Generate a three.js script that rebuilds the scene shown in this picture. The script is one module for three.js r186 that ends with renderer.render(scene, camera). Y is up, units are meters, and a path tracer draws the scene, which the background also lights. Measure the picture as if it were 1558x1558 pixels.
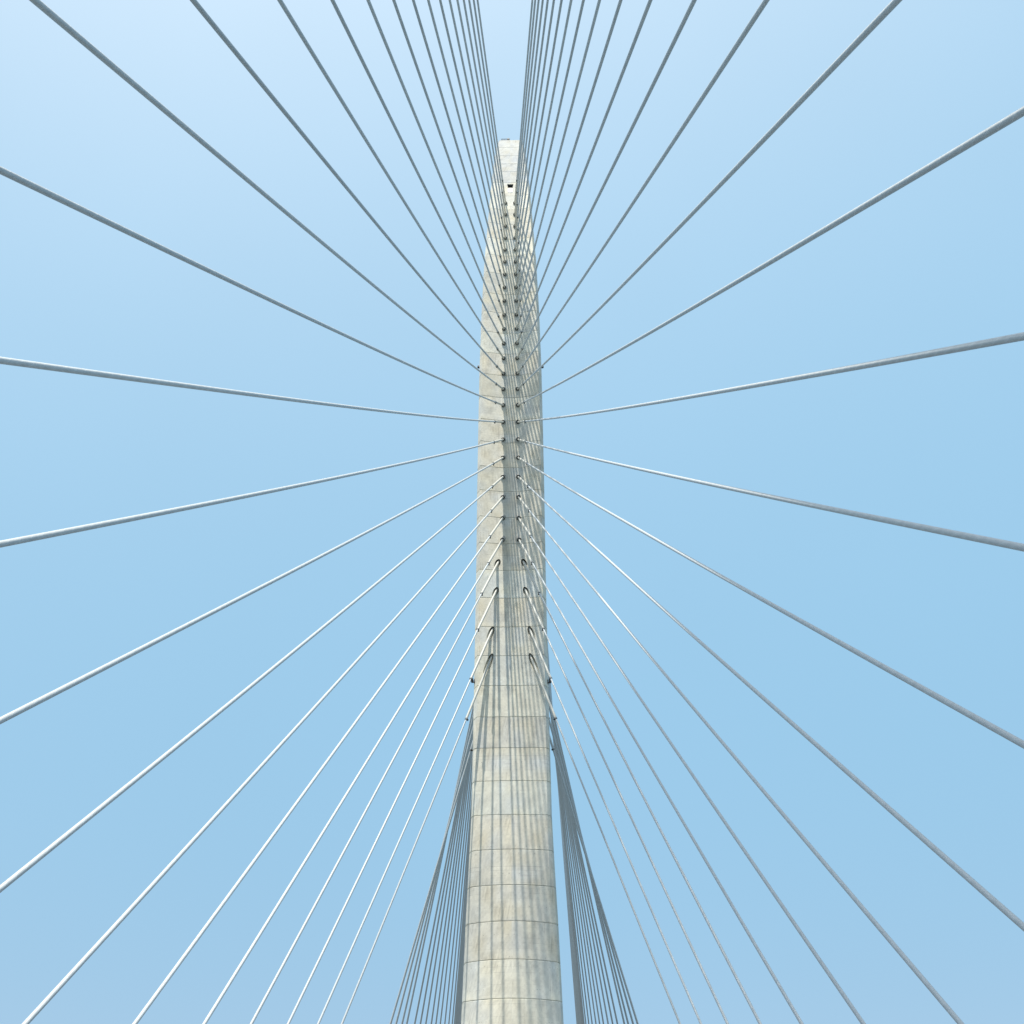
import * as THREE from 'three';
import { toCreasedNormals, mergeGeometries } from 'three/addons/utils/BufferGeometryUtils.js';
import { RoundedBoxGeometry } from 'three/addons/geometries/RoundedBoxGeometry.js';
import { Brush, Evaluator, SUBTRACTION } from 'three-bvh-csg';

// ------------------------------------------------------------------ camera
const scene = new THREE.Scene();
const camera = new THREE.PerspectiveCamera(60.284, 1, 0.1, 12000);
camera.position.set(1.0047, 1.7, 75.9715);
camera.up.set(0.00984, 0.81213, 0.58339);
camera.lookAt(1.0047 - 0.00931, 1.7 + 0.58347, 75.9715 - 0.81208);

// ------------------------------------------------------------------ sun, sky, exposure
const EXPOSURE = 1.2;
const SUN = new THREE.Vector3(-0.49, 3.0, 1).normalize();
const sun = new THREE.DirectionalLight(new THREE.Color(1, 0.94, 0.84), 4.9);
sun.position.copy(SUN).multiplyScalar(400);
sun.castShadow = true;
sun.shadow.mapSize.set(4096, 4096);
Object.assign(sun.shadow.camera, { left: -60, right: 60, top: 190, bottom: -190, near: 50, far: 900 });
scene.add(sun); scene.add(sun.target);

function makeSky() {
  const hz1 = tileNoise(1024, 14, 16, 77), hz2 = tileNoise(1024, 46, 52, 78);
  const Wd = 1024, Hd = 512, data = new Float32Array(Wd * Hd * 4);
  for (let r = 0; r < Hd; r++) {
    const el = ((r + 0.5) / Hd - 0.5) * Math.PI, y = Math.sin(el), c = Math.cos(el);
    const haze = Math.exp(-Math.max(0, y) / 0.16);           // thicker air low down
    for (let k = 0; k < Wd; k++) {
      const a = ((k + 0.5) / Wd - 0.5) * 2 * Math.PI, x = c * Math.cos(a), z = c * Math.sin(a);
      const g = Math.acos(THREE.MathUtils.clamp(x * SUN.x + y * SUN.y + z * SUN.z, -1, 1)) * 180 / Math.PI;
      const au = Math.min(2.6, 0.28 * Math.exp((47 - g) / 22));  // light scattered round the sun
      const un = 1 + 0.022 * (hz1(k, r) - 0.5) + 0.012 * (hz2(k, r) - 0.5);      // faintly uneven haze
      const o = (r * Wd + k) * 4;
      data[o] = (0.278 + 0.13 * haze + au) * un / EXPOSURE;
      data[o + 1] = (0.56 + 0.032 * haze + 0.74 * au) * un / EXPOSURE;
      data[o + 2] = (0.805 - 0.025 * haze + 0.55 * au) * un / EXPOSURE;
      data[o + 3] = 1;
    }
  }
  const t = new THREE.DataTexture(data, Wd, Hd, THREE.RGBAFormat, THREE.FloatType);
  t.mapping = THREE.EquirectangularReflectionMapping; t.magFilter = t.minFilter = THREE.LinearFilter;
  t.wrapS = THREE.RepeatWrapping; t.needsUpdate = true;
  return t;
}

// ------------------------------------------------------------------ helpers
let seed = 7;
const rnd = () => { seed = (seed * 1664525 + 1013904223) >>> 0; return seed / 4294967296; };
const lerp = THREE.MathUtils.lerp, clamp = THREE.MathUtils.clamp;
const table = (t) => (v) => {
  if (v <= t[0][0]) return t[0][1];
  for (let i = 1; i < t.length; i++) if (v <= t[i][0]) return lerp(t[i - 1][1], t[i][1], (v - t[i - 1][0]) / (t[i][0] - t[i - 1][0]));
  return t[t.length - 1][1];
};
const taken = {};
const numbered = (n) => { taken[n] = (taken[n] ?? -1) + 1; return taken[n] ? n + '_' + String(taken[n]).padStart(3, '0') : n; };
function part(name, geo, mat, parent) {
  const m = new THREE.Mesh(geo, mat); m.name = name; m.castShadow = m.receiveShadow = true; parent.add(m); return m;
}
function thing(name, label, category, pos, group) {
  const o = new THREE.Group(); o.name = numbered(name); o.position.copy(pos);
  o.userData = { label, category }; if (group) o.userData.group = group;
  scene.add(o); return o;
}
function structure(name, geo, mat) { const m = part(name, geo, mat, scene); m.userData.kind = 'structure'; return m; }
const ORD = ['', 'first', 'second', 'third', 'fourth', 'fifth', 'sixth', 'seventh', 'eighth', 'ninth', 'tenth', 'eleventh', 'twelfth', 'thirteenth',
  'fourteenth', 'fifteenth', 'sixteenth', 'seventeenth', 'eighteenth', 'nineteenth', 'twentieth', 'twenty-first', 'twenty-second', 'twenty-third',
  'twenty-fourth', 'twenty-fifth', 'twenty-sixth', 'twenty-seventh'];

// tiling value noise
function tileNoise(n, fx, fy, s) {
  const g = new Float32Array(fx * fy); let q = s >>> 0;
  for (let i = 0; i < g.length; i++) { q = (q * 1664525 + 1013904223) >>> 0; g[i] = q / 4294967296; }
  return (x, y) => {
    const u = x / n * fx, v = y / n * fy, i = Math.floor(u), j = Math.floor(v); let a = u - i, b = v - j;
    a = a * a * (3 - 2 * a); b = b * b * (3 - 2 * b);
    const G = (p, r) => g[((r % fy + fy) % fy) * fx + ((p % fx + fx) % fx)];
    return lerp(lerp(G(i, j), G(i + 1, j), a), lerp(G(i, j + 1), G(i + 1, j + 1), a), b);
  };
}
const sky = makeSky();
scene.background = sky; scene.environment = sky;

const renderer = new THREE.WebGLRenderer({ antialias: true });
renderer.toneMapping = THREE.LinearToneMapping;
renderer.toneMappingExposure = EXPOSURE;
renderer.shadowMap.enabled = true;

// cast concrete: cement blotches, run-down stains, board marks of the formwork, tie holes, grain
function concreteTextures(s) {
  const N = 1024, col = new Uint8Array(N * N * 4), bmp = new Uint8Array(N * N * 4);
  const b1 = tileNoise(N, 5, 4, s + 1), b2 = tileNoise(N, 13, 11, s + 2), b3 = tileNoise(N, 41, 37, s + 3), hue = tileNoise(N, 6, 5, s + 9);
  const st = tileNoise(N, 60, 3, s + 4), st2 = tileNoise(N, 150, 6, s + 5), sm = tileNoise(N, 7, 5, s + 6), gr = tileNoise(N, 512, 512, s + 7), gr2 = tileNoise(N, 190, 190, s + 8);
  const lines = []; let y = 0, q = s;
  const rr = () => { q = (q * 1103515245 + 12345) >>> 0; return q / 4294967296; };
  while (y < N) { y += 40 + rr() * 95; lines.push([y, 0.35 + rr() * 0.9, 1.2 + rr() * 2.2]); }
  const dots = []; for (let i = 0; i < 26; i++) dots.push([rr() * N, Math.floor(rr() * 4) * 256 + 60, 2.4 + rr() * 1.6]);
  const lm = tileNoise(N, 9, 3, s + 12);
  for (let j = 0; j < N; j++) for (let i = 0; i < N; i++) {
    let v = 1 + 0.07 * (b1(i, j) - 0.5) + 0.08 * (b2(i, j) - 0.5) + 0.07 * (b3(i, j) - 0.5) + 0.05 * (gr(i, j) - 0.5) + 0.05 * (gr2(i, j) - 0.5);
    const mask = clamp((sm(i, j) - 0.5) * 3.2, 0, 1);
    v -= mask * (0.09 * clamp((st(i, j) - 0.45) * 2.4, 0, 1) + 0.06 * clamp((st2(i, j) - 0.5) * 2, 0, 1));
    let h = 0.5 + 0.2 * (gr(i, j) - 0.5) + 0.2 * (b3(i, j) - 0.5);
    for (const [ly, str, wd] of lines) { const d = Math.abs(j - ly); if (d < wd * 2) { const k = Math.exp(-d * d / (wd * wd)) * str * clamp((lm(i, j) - 0.3) * 2.2, 0, 1); v -= 0.11 * k; h -= 0.25 * k; } }
    for (const [dx, dy, r] of dots) { const d = Math.hypot(i - dx, j - dy); if (d < r + 1) { v -= 0.28 * clamp(r + 1 - d, 0, 1); h -= 0.4 * clamp(r + 1 - d, 0, 1); } }
    const w = hue(i, j) - 0.5, o = (j * N + i) * 4;
    col[o] = clamp(226 * v * (1 + 0.035 * w), 0, 255); col[o + 1] = clamp(225 * v, 0, 255); col[o + 2] = clamp(221 * v * (1 - 0.07 * w), 0, 255); col[o + 3] = 255;
    bmp[o] = bmp[o + 1] = bmp[o + 2] = clamp(h * 255, 0, 255); bmp[o + 3] = 255;
  }
  const mk = (d, srgb) => { const t = new THREE.DataTexture(d, N, N); t.wrapS = t.wrapT = THREE.RepeatWrapping; t.magFilter = THREE.LinearFilter; t.minFilter = THREE.LinearMipmapLinearFilter; t.generateMipmaps = true; if (srgb) t.colorSpace = THREE.SRGBColorSpace; t.needsUpdate = true; return t; };
  return [mk(col, true), mk(bmp, false)];
}
const CT = [concreteTextures(11), concreteTextures(5021)];
const CONCRETE = [];
for (let k = 0; k < 6; k++) {
  const f = [1.02, 0.94, 1.06, 0.98, 0.9, 1.0][k], wm = [1, 1.02, 0.985, 1.03, 1.0, 1.015][k];
  CONCRETE.push(new THREE.MeshStandardMaterial({ color: new THREE.Color().setRGB(0.90 * f * wm, 0.88 * f, 0.795 * f / wm), map: CT[k % 2][0], bumpMap: CT[k % 2][1], bumpScale: 0.006, roughness: 0.92 }));
}
const CROWN = new THREE.MeshStandardMaterial({ color: new THREE.Color().setRGB(0.67, 0.685, 0.675), map: CT[1][0], bumpMap: CT[1][1], bumpScale: 0.004, roughness: 0.85 });
// plastic sheath: weathered tone, run marks along it and a thin double helix rib
function sheathTextures() {
  const N = 256, col = new Uint8Array(N * N * 4), bmp = new Uint8Array(N * N * 4);
  const n1 = tileNoise(N, 5, 9, 301), n2 = tileNoise(N, 24, 16, 302), n3 = tileNoise(N, 128, 128, 303);
  for (let j = 0; j < N; j++) for (let i = 0; i < N; i++) {
    const o = (j * N + i) * 4, d = ((((j - i) / N * 2) % 1) + 1) % 1, rib = Math.exp(-(((d - 0.5) / 0.05) ** 2));
    const v = 0.93 + 0.06 * (n1(i, j) - 0.5) + 0.05 * (n2(i, j) - 0.5) + 0.03 * (n3(i, j) - 0.5) + 0.03 * rib;
    col[o] = col[o + 1] = col[o + 2] = clamp(v * 255, 0, 255); bmp[o] = bmp[o + 1] = bmp[o + 2] = 20 + 220 * rib; col[o + 3] = bmp[o + 3] = 255;
  }
  return [col, bmp].map((d, k) => { const t = new THREE.DataTexture(d, N, N); t.wrapS = t.wrapT = THREE.RepeatWrapping; t.magFilter = THREE.LinearFilter; t.minFilter = THREE.LinearMipmapLinearFilter; t.generateMipmaps = true; if (!k) t.colorSpace = THREE.SRGBColorSpace; t.needsUpdate = true; return t; });
}
const ST = sheathTextures();
const SHEATHS = [1, 0.95, 1.06, 0.98].map((f) => new THREE.MeshStandardMaterial({ color: new THREE.Color().setRGB(0.585 * f, 0.625 * f, 0.64 * f), map: ST[0], bumpMap: ST[1], bumpScale: 0.002, roughness: 0.45 }));
const PIPE = new THREE.MeshStandardMaterial({ color: new THREE.Color().setRGB(0.52, 0.52, 0.475), roughness: 0.5 });
const STEEL = new THREE.MeshStandardMaterial({ color: new THREE.Color().setRGB(0.22, 0.225, 0.22), roughness: 0.6, metalness: 0.3 });
const WHITEPAINT = new THREE.MeshStandardMaterial({ color: new THREE.Color().setRGB(0.8, 0.8, 0.79), roughness: 0.6 });
const SLEEVE = new THREE.MeshStandardMaterial({ color: new THREE.Color().setRGB(0.36, 0.355, 0.33), roughness: 0.75 });
const DARK = new THREE.MeshStandardMaterial({ color: new THREE.Color().setRGB(0.03, 0.032, 0.036), roughness: 0.55 });
const REDLENS = new THREE.MeshPhysicalMaterial({ color: new THREE.Color().setRGB(0.03, 0.025, 0.03), roughness: 0.15, clearcoat: 1 });
const ASPHALT = new THREE.MeshStandardMaterial({ color: new THREE.Color().setRGB(0.055, 0.056, 0.058), roughness: 0.95 });
const PAVING = new THREE.MeshStandardMaterial({ color: new THREE.Color().setRGB(0.21, 0.21, 0.2), map: CT[0][0], roughness: 0.9 });
const WATER = new THREE.MeshStandardMaterial({ color: new THREE.Color().setRGB(0.06, 0.085, 0.095), roughness: 0.5 });

// ------------------------------------------------------------------ deck and water (below the frame)
structure('water', new THREE.PlaneGeometry(9000, 9000).rotateX(-Math.PI / 2).translate(0, -26, 0), WATER);
structure('bridge_deck', new THREE.BoxGeometry(31, 2.6, 620).translate(0, -1.62, 0), PAVING);
for (const s of [-1, 1]) structure(s < 0 ? 'road' : 'road_001', new THREE.BoxGeometry(8.6, 0.2, 620).translate(s * 9.1, -0.2, 0), ASPHALT);
structure('median', new THREE.BoxGeometry(9.4, 0.32, 290).translate(0, -0.17, 150), PAVING);
structure('median_001', new THREE.BoxGeometry(9.4, 0.32, 290).translate(0, -0.17, -160), PAVING);

// ------------------------------------------------------------------ stay cable layout (from the tower top down)
const HA = [112.639, 109.44, 106.316, 103.309, 100.495, 97.766, 95.025, 92.298, 89.603, 86.925, 84.348, 81.789, 79.215, 76.638, 74.124, 71.572, 68.983, 66.373, 63.734, 61.046, 58.304, 55.564, 52.836, 49.864, 46.491, 41.977, 38.726];
const XA = [0.66, 0.658, 0.659, 0.666, 0.677, 0.694, 0.713, 0.731, 0.747, 0.763, 0.776, 0.788, 0.799, 0.811, 0.82, 0.824, 0.824, 0.821, 0.816, 0.81, 0.806, 0.804, 0.805, 1.35, 1.513, 1.909, 2.088];
const ZN = [236.95, 226.02, 215.1, 204.18, 193.32, 182.55, 171.95, 161.6, 151.55, 141.81, 132.44, 123.34, 114.5, 105.72, 97.34, 89.26, 81.48, 73.84, 66.37, 59.09, 51.85, 44.66, 37.65, 30.82, 23.91, 16.78, 9.49];
const ZF = [157, 154.4, 151.8, 149.2, 146.6, 144, 141.4, 138.8, 136.2, 133.6, 131, 128.2, 125, 121, 114.5, 104.9, 94.9, 84.7, 75.7, 67.1, 57.9, 49.7, 41.9, 33.6, 28.1, 21.6, 15.8];
const EDGE = 14, DEPTH = 4.5, SAG = 5.78e-5;

// ------------------------------------------------------------------ tower section
const faceZ = (h) => -0.0022 * Math.max(0, h - 84) ** 2;
const halfW = table([[-30, 4.3], [0, 4.05], [9.1, 3.85], [16.3, 3.69], [21.3, 3.53], [24.6, 3.44], [30.5, 3.45], [39.3, 3.47], [49.7, 3.52], [59.8, 3.62], [68.2, 3.67], [77.67, 3.708], [86.94, 3.653], [93.47, 3.545], [99.15, 3.432], [104.37, 3.272], [111.25, 3.069], [118.06, 2.911], [124.69, 2.694], [130.33, 2.442], [135.65, 2.154]]);
const groove = table([[34, 0], [40, 0.16], [50, 0.3], [58, 0.42], [70, 0.46], [100, 0.45], [111, 0.32], [120.5, 0.02], [136, 0]]);
const conv = table([[-30, 2.4], [6, 2.4], [12, 2.0], [16, 1.4], [20, 0.7], [25, 0.25], [33, 0], [130, 0]]);
const depth = table([[-30, 10], [9, 8.8], [16, 7.4], [25, 5.6], [34, DEPTH], [100, DEPTH], [117, 4.0], [135.6, 3.0]]);
const strip = (h) => table([[34, 1.0], [60, 0.98], [90, 0.92], [113, 0.8], [136, 0.7]])(h);
function outline(h, inset) {
  const cv = conv(h), g = groove(h), s = strip(h), D = depth(h), zf = faceZ(h);
  const cw = lerp(0.34, 0.55, clamp(cv, 0, 1)), cd = lerp(0.75, 1.1, clamp(cv / 2, 0, 1));
  const w = halfW(h) * (1 + (cv + 0.5) / 76);
  const half = [];                                       // from the middle of the front to the middle of the side
  const zAt = (x) => (x <= s ? 0 : g * (x - s) / (w - cw - s)) - cv * Math.pow(x / w, 2);
  for (const x of [0, s * 0.5, s, lerp(s, w - cw, 0.33), lerp(s, w - cw, 0.67), w - cw]) half.push([x, zAt(x)]);
  const ze = zAt(w - cw);
  if (cv > 0.02) half.push([w - cw * 0.35, ze - cd * 0.32]);
  half.push([w, ze - cd]);
  if (cv <= 0.02) half.splice(6, 0, [lerp(w - cw, w, 0.5), ze - cd * 0.5]);
  const zc = zf - D / 2, k = 1 - inset / (D / 2), kx = 1 - inset / w;
  const front = half.map(([x, z]) => [x * kx, (zf + z - zc) * k + zc]);
  const back = half.map(([x, z]) => [x * kx, (zf - D - z - zc) * k + zc]).reverse();
  const right = [...front, ...back], left = right.slice(1, -1).map(([x, z]) => [-x, z]).reverse();
  return [...right, ...left];                            // clockwise seen from above with +z towards the near span
}
function liftGeometry(h0, h1, inset) {
  const rings = [[h0 + 0.001, inset], [h0 + 0.045, 0], [lerp(h0, h1, 0.5), 0], [h1 - 0.045, 0], [h1 - 0.001, inset]];
  const pos = [], uv = [], idx = [], uo = rnd(), vo = rnd(), S = 6.4;
  const n = outline(h0, 0).length;
  for (const [h, ins] of rings) {
    const o = outline(h, ins); let arc = 0;
    for (let i = 0; i <= n; i++) {
      const p = o[i % n]; if (i) { const b = o[i - 1]; arc += Math.hypot(p[0] - b[0], p[1] - b[1]); }
      pos.push(p[0], h, p[1]); uv.push(uo + arc / S, vo + h / S);
    }
  }
  const m = n + 1;
  for (let r = 0; r < rings.length - 1; r++) for (let i = 0; i < n; i++) {
    const a = r * m + i, b = a + 1, c = a + m, d = c + 1;
    idx.push(a, b, c, b, d, c);
  }
  for (const [r, up] of [[0, false], [rings.length - 1, true]]) {
    const h = rings[r][0], c = pos.length / 3; pos.push(0, h, faceZ(h) - depth(h) / 2); uv.push(uo, vo);
    for (let i = 0; i < n; i++) up ? idx.push(c, r * m + i, r * m + i + 1) : idx.push(c, r * m + i + 1, r * m + i);
  }
  const g = new THREE.BufferGeometry();
  g.setAttribute('position', new THREE.Float32BufferAttribute(pos, 3)); g.setAttribute('uv', new THREE.Float32BufferAttribute(uv, 2)); g.setIndex(idx);
  return toCreasedNormals(g, 0.30);
}

// ------------------------------------------------------------------ cable curves
function cablePath(i, side, span) {
  const h = HA[i], zTop = span > 0 ? faceZ(h) : faceZ(h) - depth(h);
  const P = new THREE.Vector3(side * XA[i], h, zTop), G = new THREE.Vector3(side * EDGE, 0, span > 0 ? ZN[i] : -ZF[i]);
  const d = G.clone().sub(P), L = d.length(), Lh = Math.hypot(d.x, d.z), sag = 4 * SAG * L * Lh;
  return { P, G, L, at: (t) => { const v = P.clone().addScaledVector(d, t); v.y -= sag * t * (1 - t); return v; } };
}

// ------------------------------------------------------------------ tower
const tower = thing('bridge_tower', 'tall pale concrete bridge tower with grooved face, the only tower', 'tower', new THREE.Vector3(0, 0, 0));
const JOINTS = [-26, -22, -18, -14, -10, -6, -2.6, 0.1, 2.75, 5.4, 8.1, 10.78, 13.47, 16.21, 18.94, 21.73, 24.58, 27.48, 30.44, 33.35, 36.42, 39.47, 42.55, 45.77, 49.01, 52.24, 55.56, 58.99, 62.3, 65.84, 69.18, 72.76, 76.35, 79.98, 83.62, 87.31, 90.95, 95.23, 99.17, 103.08, 106.99, 110.91, 114.96, 119.15, 122.89, 125.74, 128.87, 132.38, 135.59];
// anchor holes bored along the cables, and the access hatch
const holes = [];
for (let i = 0; i < 27; i++) for (const side of [-1, 1]) {
  const c = cablePath(i, side, 1), d = c.at(0.01).sub(c.P).normalize(), r = i > 22 ? 0.29 : 0.25;
  const inn = i > 22 ? 2.6 : 1.1, out = i > 22 ? 2.6 : 0.9;
  const g = new THREE.CylinderGeometry(r, r, inn + out, 20, 1).translate(0, (out - inn) / 2, 0);
  g.applyQuaternion(new THREE.Quaternion().setFromUnitVectors(new THREE.Vector3(0, 1, 0), d)); g.translate(c.P.x, c.P.y, c.P.z);
  g.computeBoundingBox(); holes.push(g);
}
{
  const h = 118.1, z = faceZ(h), sh = new THREE.Shape([[-0.47, 0.58], [-0.36, -0.58], [0.36, -0.58], [0.47, 0.58]].map((p) => new THREE.Vector2(...p)));
  const g = new THREE.ExtrudeGeometry(sh, { depth: 1.7, bevelEnabled: false }).translate(0, h, z - 1.2); g.computeBoundingBox(); holes.push(g);
}
const evaluator = new Evaluator(); evaluator.attributes = ['position', 'normal', 'uv']; evaluator.useGroups = false;
JOINTS.slice(0, -1).forEach((h0, k) => {
  const h1 = JOINTS[k + 1]; let g = liftGeometry(h0, h1, 0.05);
  const mine = holes.filter((q) => q.boundingBox.max.y > h0 && q.boundingBox.min.y < h1);
  if (mine.length) {
    let b = new Brush(g); b.updateMatrixWorld();
    for (const q of mine) { const c = new Brush(q.index ? q.toNonIndexed() : q); c.updateMatrixWorld(); b = evaluator.evaluate(b, c, SUBTRACTION); b.updateMatrixWorld(); }
    g = b.geometry;
  }
  const m = part('concrete_lift', g, h0 > 118 ? CROWN : CONCRETE[Math.floor(rnd() * 6)], tower);
  if (h0 > 118) m.userData.label = 'whitish crown lift';
});
const hatch = part('hatch_grille', new THREE.BoxGeometry(0.92, 1.1, 0.04).translate(0, 118.1, faceZ(118.1) - 0.34), DARK, tower);
for (let k = 0; k < 6; k++) part('slat', new THREE.BoxGeometry(0.8, 0.03, 0.16).rotateX(0.6).translate(0, 117.7 + k * 0.17, faceZ(118.1) - 0.24), DARK, hatch);
part('cover_plate', new RoundedBoxGeometry(0.66, 1.3, 0.06, 2, 0.02).rotateX(-0.145).translate(0, 116.6, faceZ(116.6) + 0.02), WHITEPAINT, tower);

// ------------------------------------------------------------------ stay cables
class Span extends THREE.Curve {
  constructor(path, t0, t1, o) { super(); Object.assign(this, { path, t0, t1, o }); }
  getPoint(t, v = new THREE.Vector3()) { return v.copy(this.path.at(lerp(this.t0, this.t1, t))).sub(this.o); }
}
function ringGeo(ri, ro, y0, y1, seg = 18) {
  const b = 0.012;
  return new THREE.LatheGeometry([[ri, y0], [ro - b, y0], [ro, y0 + b], [ro, y1 - b], [ro - b, y1], [ri, y1], [ri, y0]].map((p) => new THREE.Vector2(...p)), seg);
}
function along(g, p, d, o) { g.applyQuaternion(new THREE.Quaternion().setFromUnitVectors(new THREE.Vector3(0, 1, 0), d)); return g.translate(p.x - o.x, p.y - o.y, p.z - o.z); }
function stayCable(i, side, span) {
  const c = cablePath(i, side, span), o = c.G;
  const edge = side < 0 ? 'sunlit' : 'shaded', k = ORD[i + 1];
  const label = span > 0 ? `pale stay cable of the near span, ${k} from the top on the tower's ${edge} side`
    : `dark stay cable of the far span, ${k} from the top on the tower's ${edge} side`;
  const t = thing('stay_cable', label, 'cable', o, span > 0 ? 'stay cables of the near span' : 'stay cables of the far span');
  const r = span > 0 ? lerp(0.1, 0.074, i / 26) : lerp(0.11, 0.095, i / 26), pr = 0.114, sP = 6.6 / c.L, sB = 1 - 3.0 / c.L;
  const sg = new THREE.TubeGeometry(new Span(c, sP * 0.96, sB, o), 44, r, 14, false), su = sg.attributes.uv, off = rnd();
  for (let q = 0; q < su.count; q++) su.setX(q, su.getX(q) * Math.round(c.L / 0.9) + off);
  const sheath = SHEATHS[Math.floor(rnd() * 4)];
  part('sheath', sg, sheath, t);
  part('guide_pipe', new THREE.TubeGeometry(new Span(c, -1.0 / c.L, sP, o), 5, pr, 14, false), span > 0 ? PIPE : sheath, t);
  const pc = c.at(sP), d = c.at(sP + 0.01).sub(pc).normalize();
  const col = part('collar', along(ringGeo(r * 0.9, pr + 0.02, -0.08, 0.08), pc, d, o), STEEL, t);
  // bolted lug hanging from the collar
  const down = new THREE.Vector3(0, -1, 0).addScaledVector(d, d.y).normalize();
  const lug = new RoundedBoxGeometry(0.09, 0.15, 0.12, 2, 0.015), bas = new THREE.Matrix4().makeBasis(new THREE.Vector3().crossVectors(down, d), d, down);
  bas.setPosition(pc.clone().addScaledVector(down, pr + 0.05).sub(o)); lug.applyMatrix4(bas);
  part('lug', lug, STEEL, col);
  if (span > 0 && i < 23) {
    const d0 = c.at(0.01).sub(c.P).normalize();
    part('sleeve', along(ringGeo(0.205, 0.255, -0.35, 0.26), c.P, d0, o), SLEEVE, t);
  }
  const pb = c.at(sB), db = c.at(1).sub(c.at(0.99)).normalize();
  part('anchor_tube', new THREE.TubeGeometry(new Span(c, sB, 1 + 0.5 / c.L, o), 2, r + 0.05, 14, false), PIPE, t);
  part('anchor_collar', along(ringGeo(r * 0.9, r + 0.09, -0.12, 0.12), pb, db, o), STEEL, t);
}
for (const span of [1, -1]) for (const side of [-1, 1]) for (let i = 0; i < 27; i++) stayCable(i, side, span);

// ------------------------------------------------------------------ obstruction lights on the tower edges
for (const [h, s] of [[78.4, -1], [78.3, 1], [37.2, -1], [37.1, 1]]) {
  const x = s * halfW(h), where = h > 50 ? 'upper' : 'lower';
  const t = thing('obstruction_light', `dark ${where} obstruction lamp on the ${s < 0 ? 'sunlit' : 'shaded'} side edge of the tower`, 'lamp', new THREE.Vector3(x, h, -0.55), 'lamps on the tower edges');
  t.scale.setScalar(0.85);
  part('bracket', new RoundedBoxGeometry(0.42, 0.07, 0.2, 2, 0.02).translate(s * 0.12, -0.2, 0), DARK, t);
  part('back_plate', new RoundedBoxGeometry(0.05, 0.5, 0.3, 2, 0.015).translate(s * 0.0, -0.1, 0), DARK, t);
  const b = part('housing', new THREE.LatheGeometry([[0.001, -0.18], [0.13, -0.18], [0.15, -0.14], [0.15, 0.02], [0.12, 0.05], [0.001, 0.05]].map((p) => new THREE.Vector2(...p)), 16).translate(s * 0.22, 0, 0), DARK, t);
  part('lens', new THREE.LatheGeometry([[0.11, 0.04], [0.12, 0.1], [0.1, 0.24], [0.05, 0.3], [0.001, 0.31]].map((p) => new THREE.Vector2(...p)), 16).translate(s * 0.22, 0, 0), REDLENS, b);
}
// ------------------------------------------------------------------ handrail on the crown
{
  const h = 135.59, z = faceZ(h) - 0.15;
  const t = thing('roof_railing', 'small dark metal handrail on top of the tower crown', 'railing', new THREE.Vector3(0, h, z));
  const bar = (a, b, r) => { const c = new THREE.LineCurve3(new THREE.Vector3(...a), new THREE.Vector3(...b)); return new THREE.TubeGeometry(c, 1, r, 8, false); };
  for (const y of [0.3, 0.58]) part('rail', bar([-1.5, y, 0], [-0.1, y, 0], 0.035), DARK, t);
  for (const x of [-1.5, -1.03, -0.57, -0.1]) part('post', bar([x, 0, 0], [x, 0.6, 0], 0.03), DARK, t);
  part('junction_box', new RoundedBoxGeometry(0.3, 0.36, 0.2, 2, 0.02).translate(-0.35, 0.3, 0.1), DARK, t);
}

renderer.render(scene, camera);
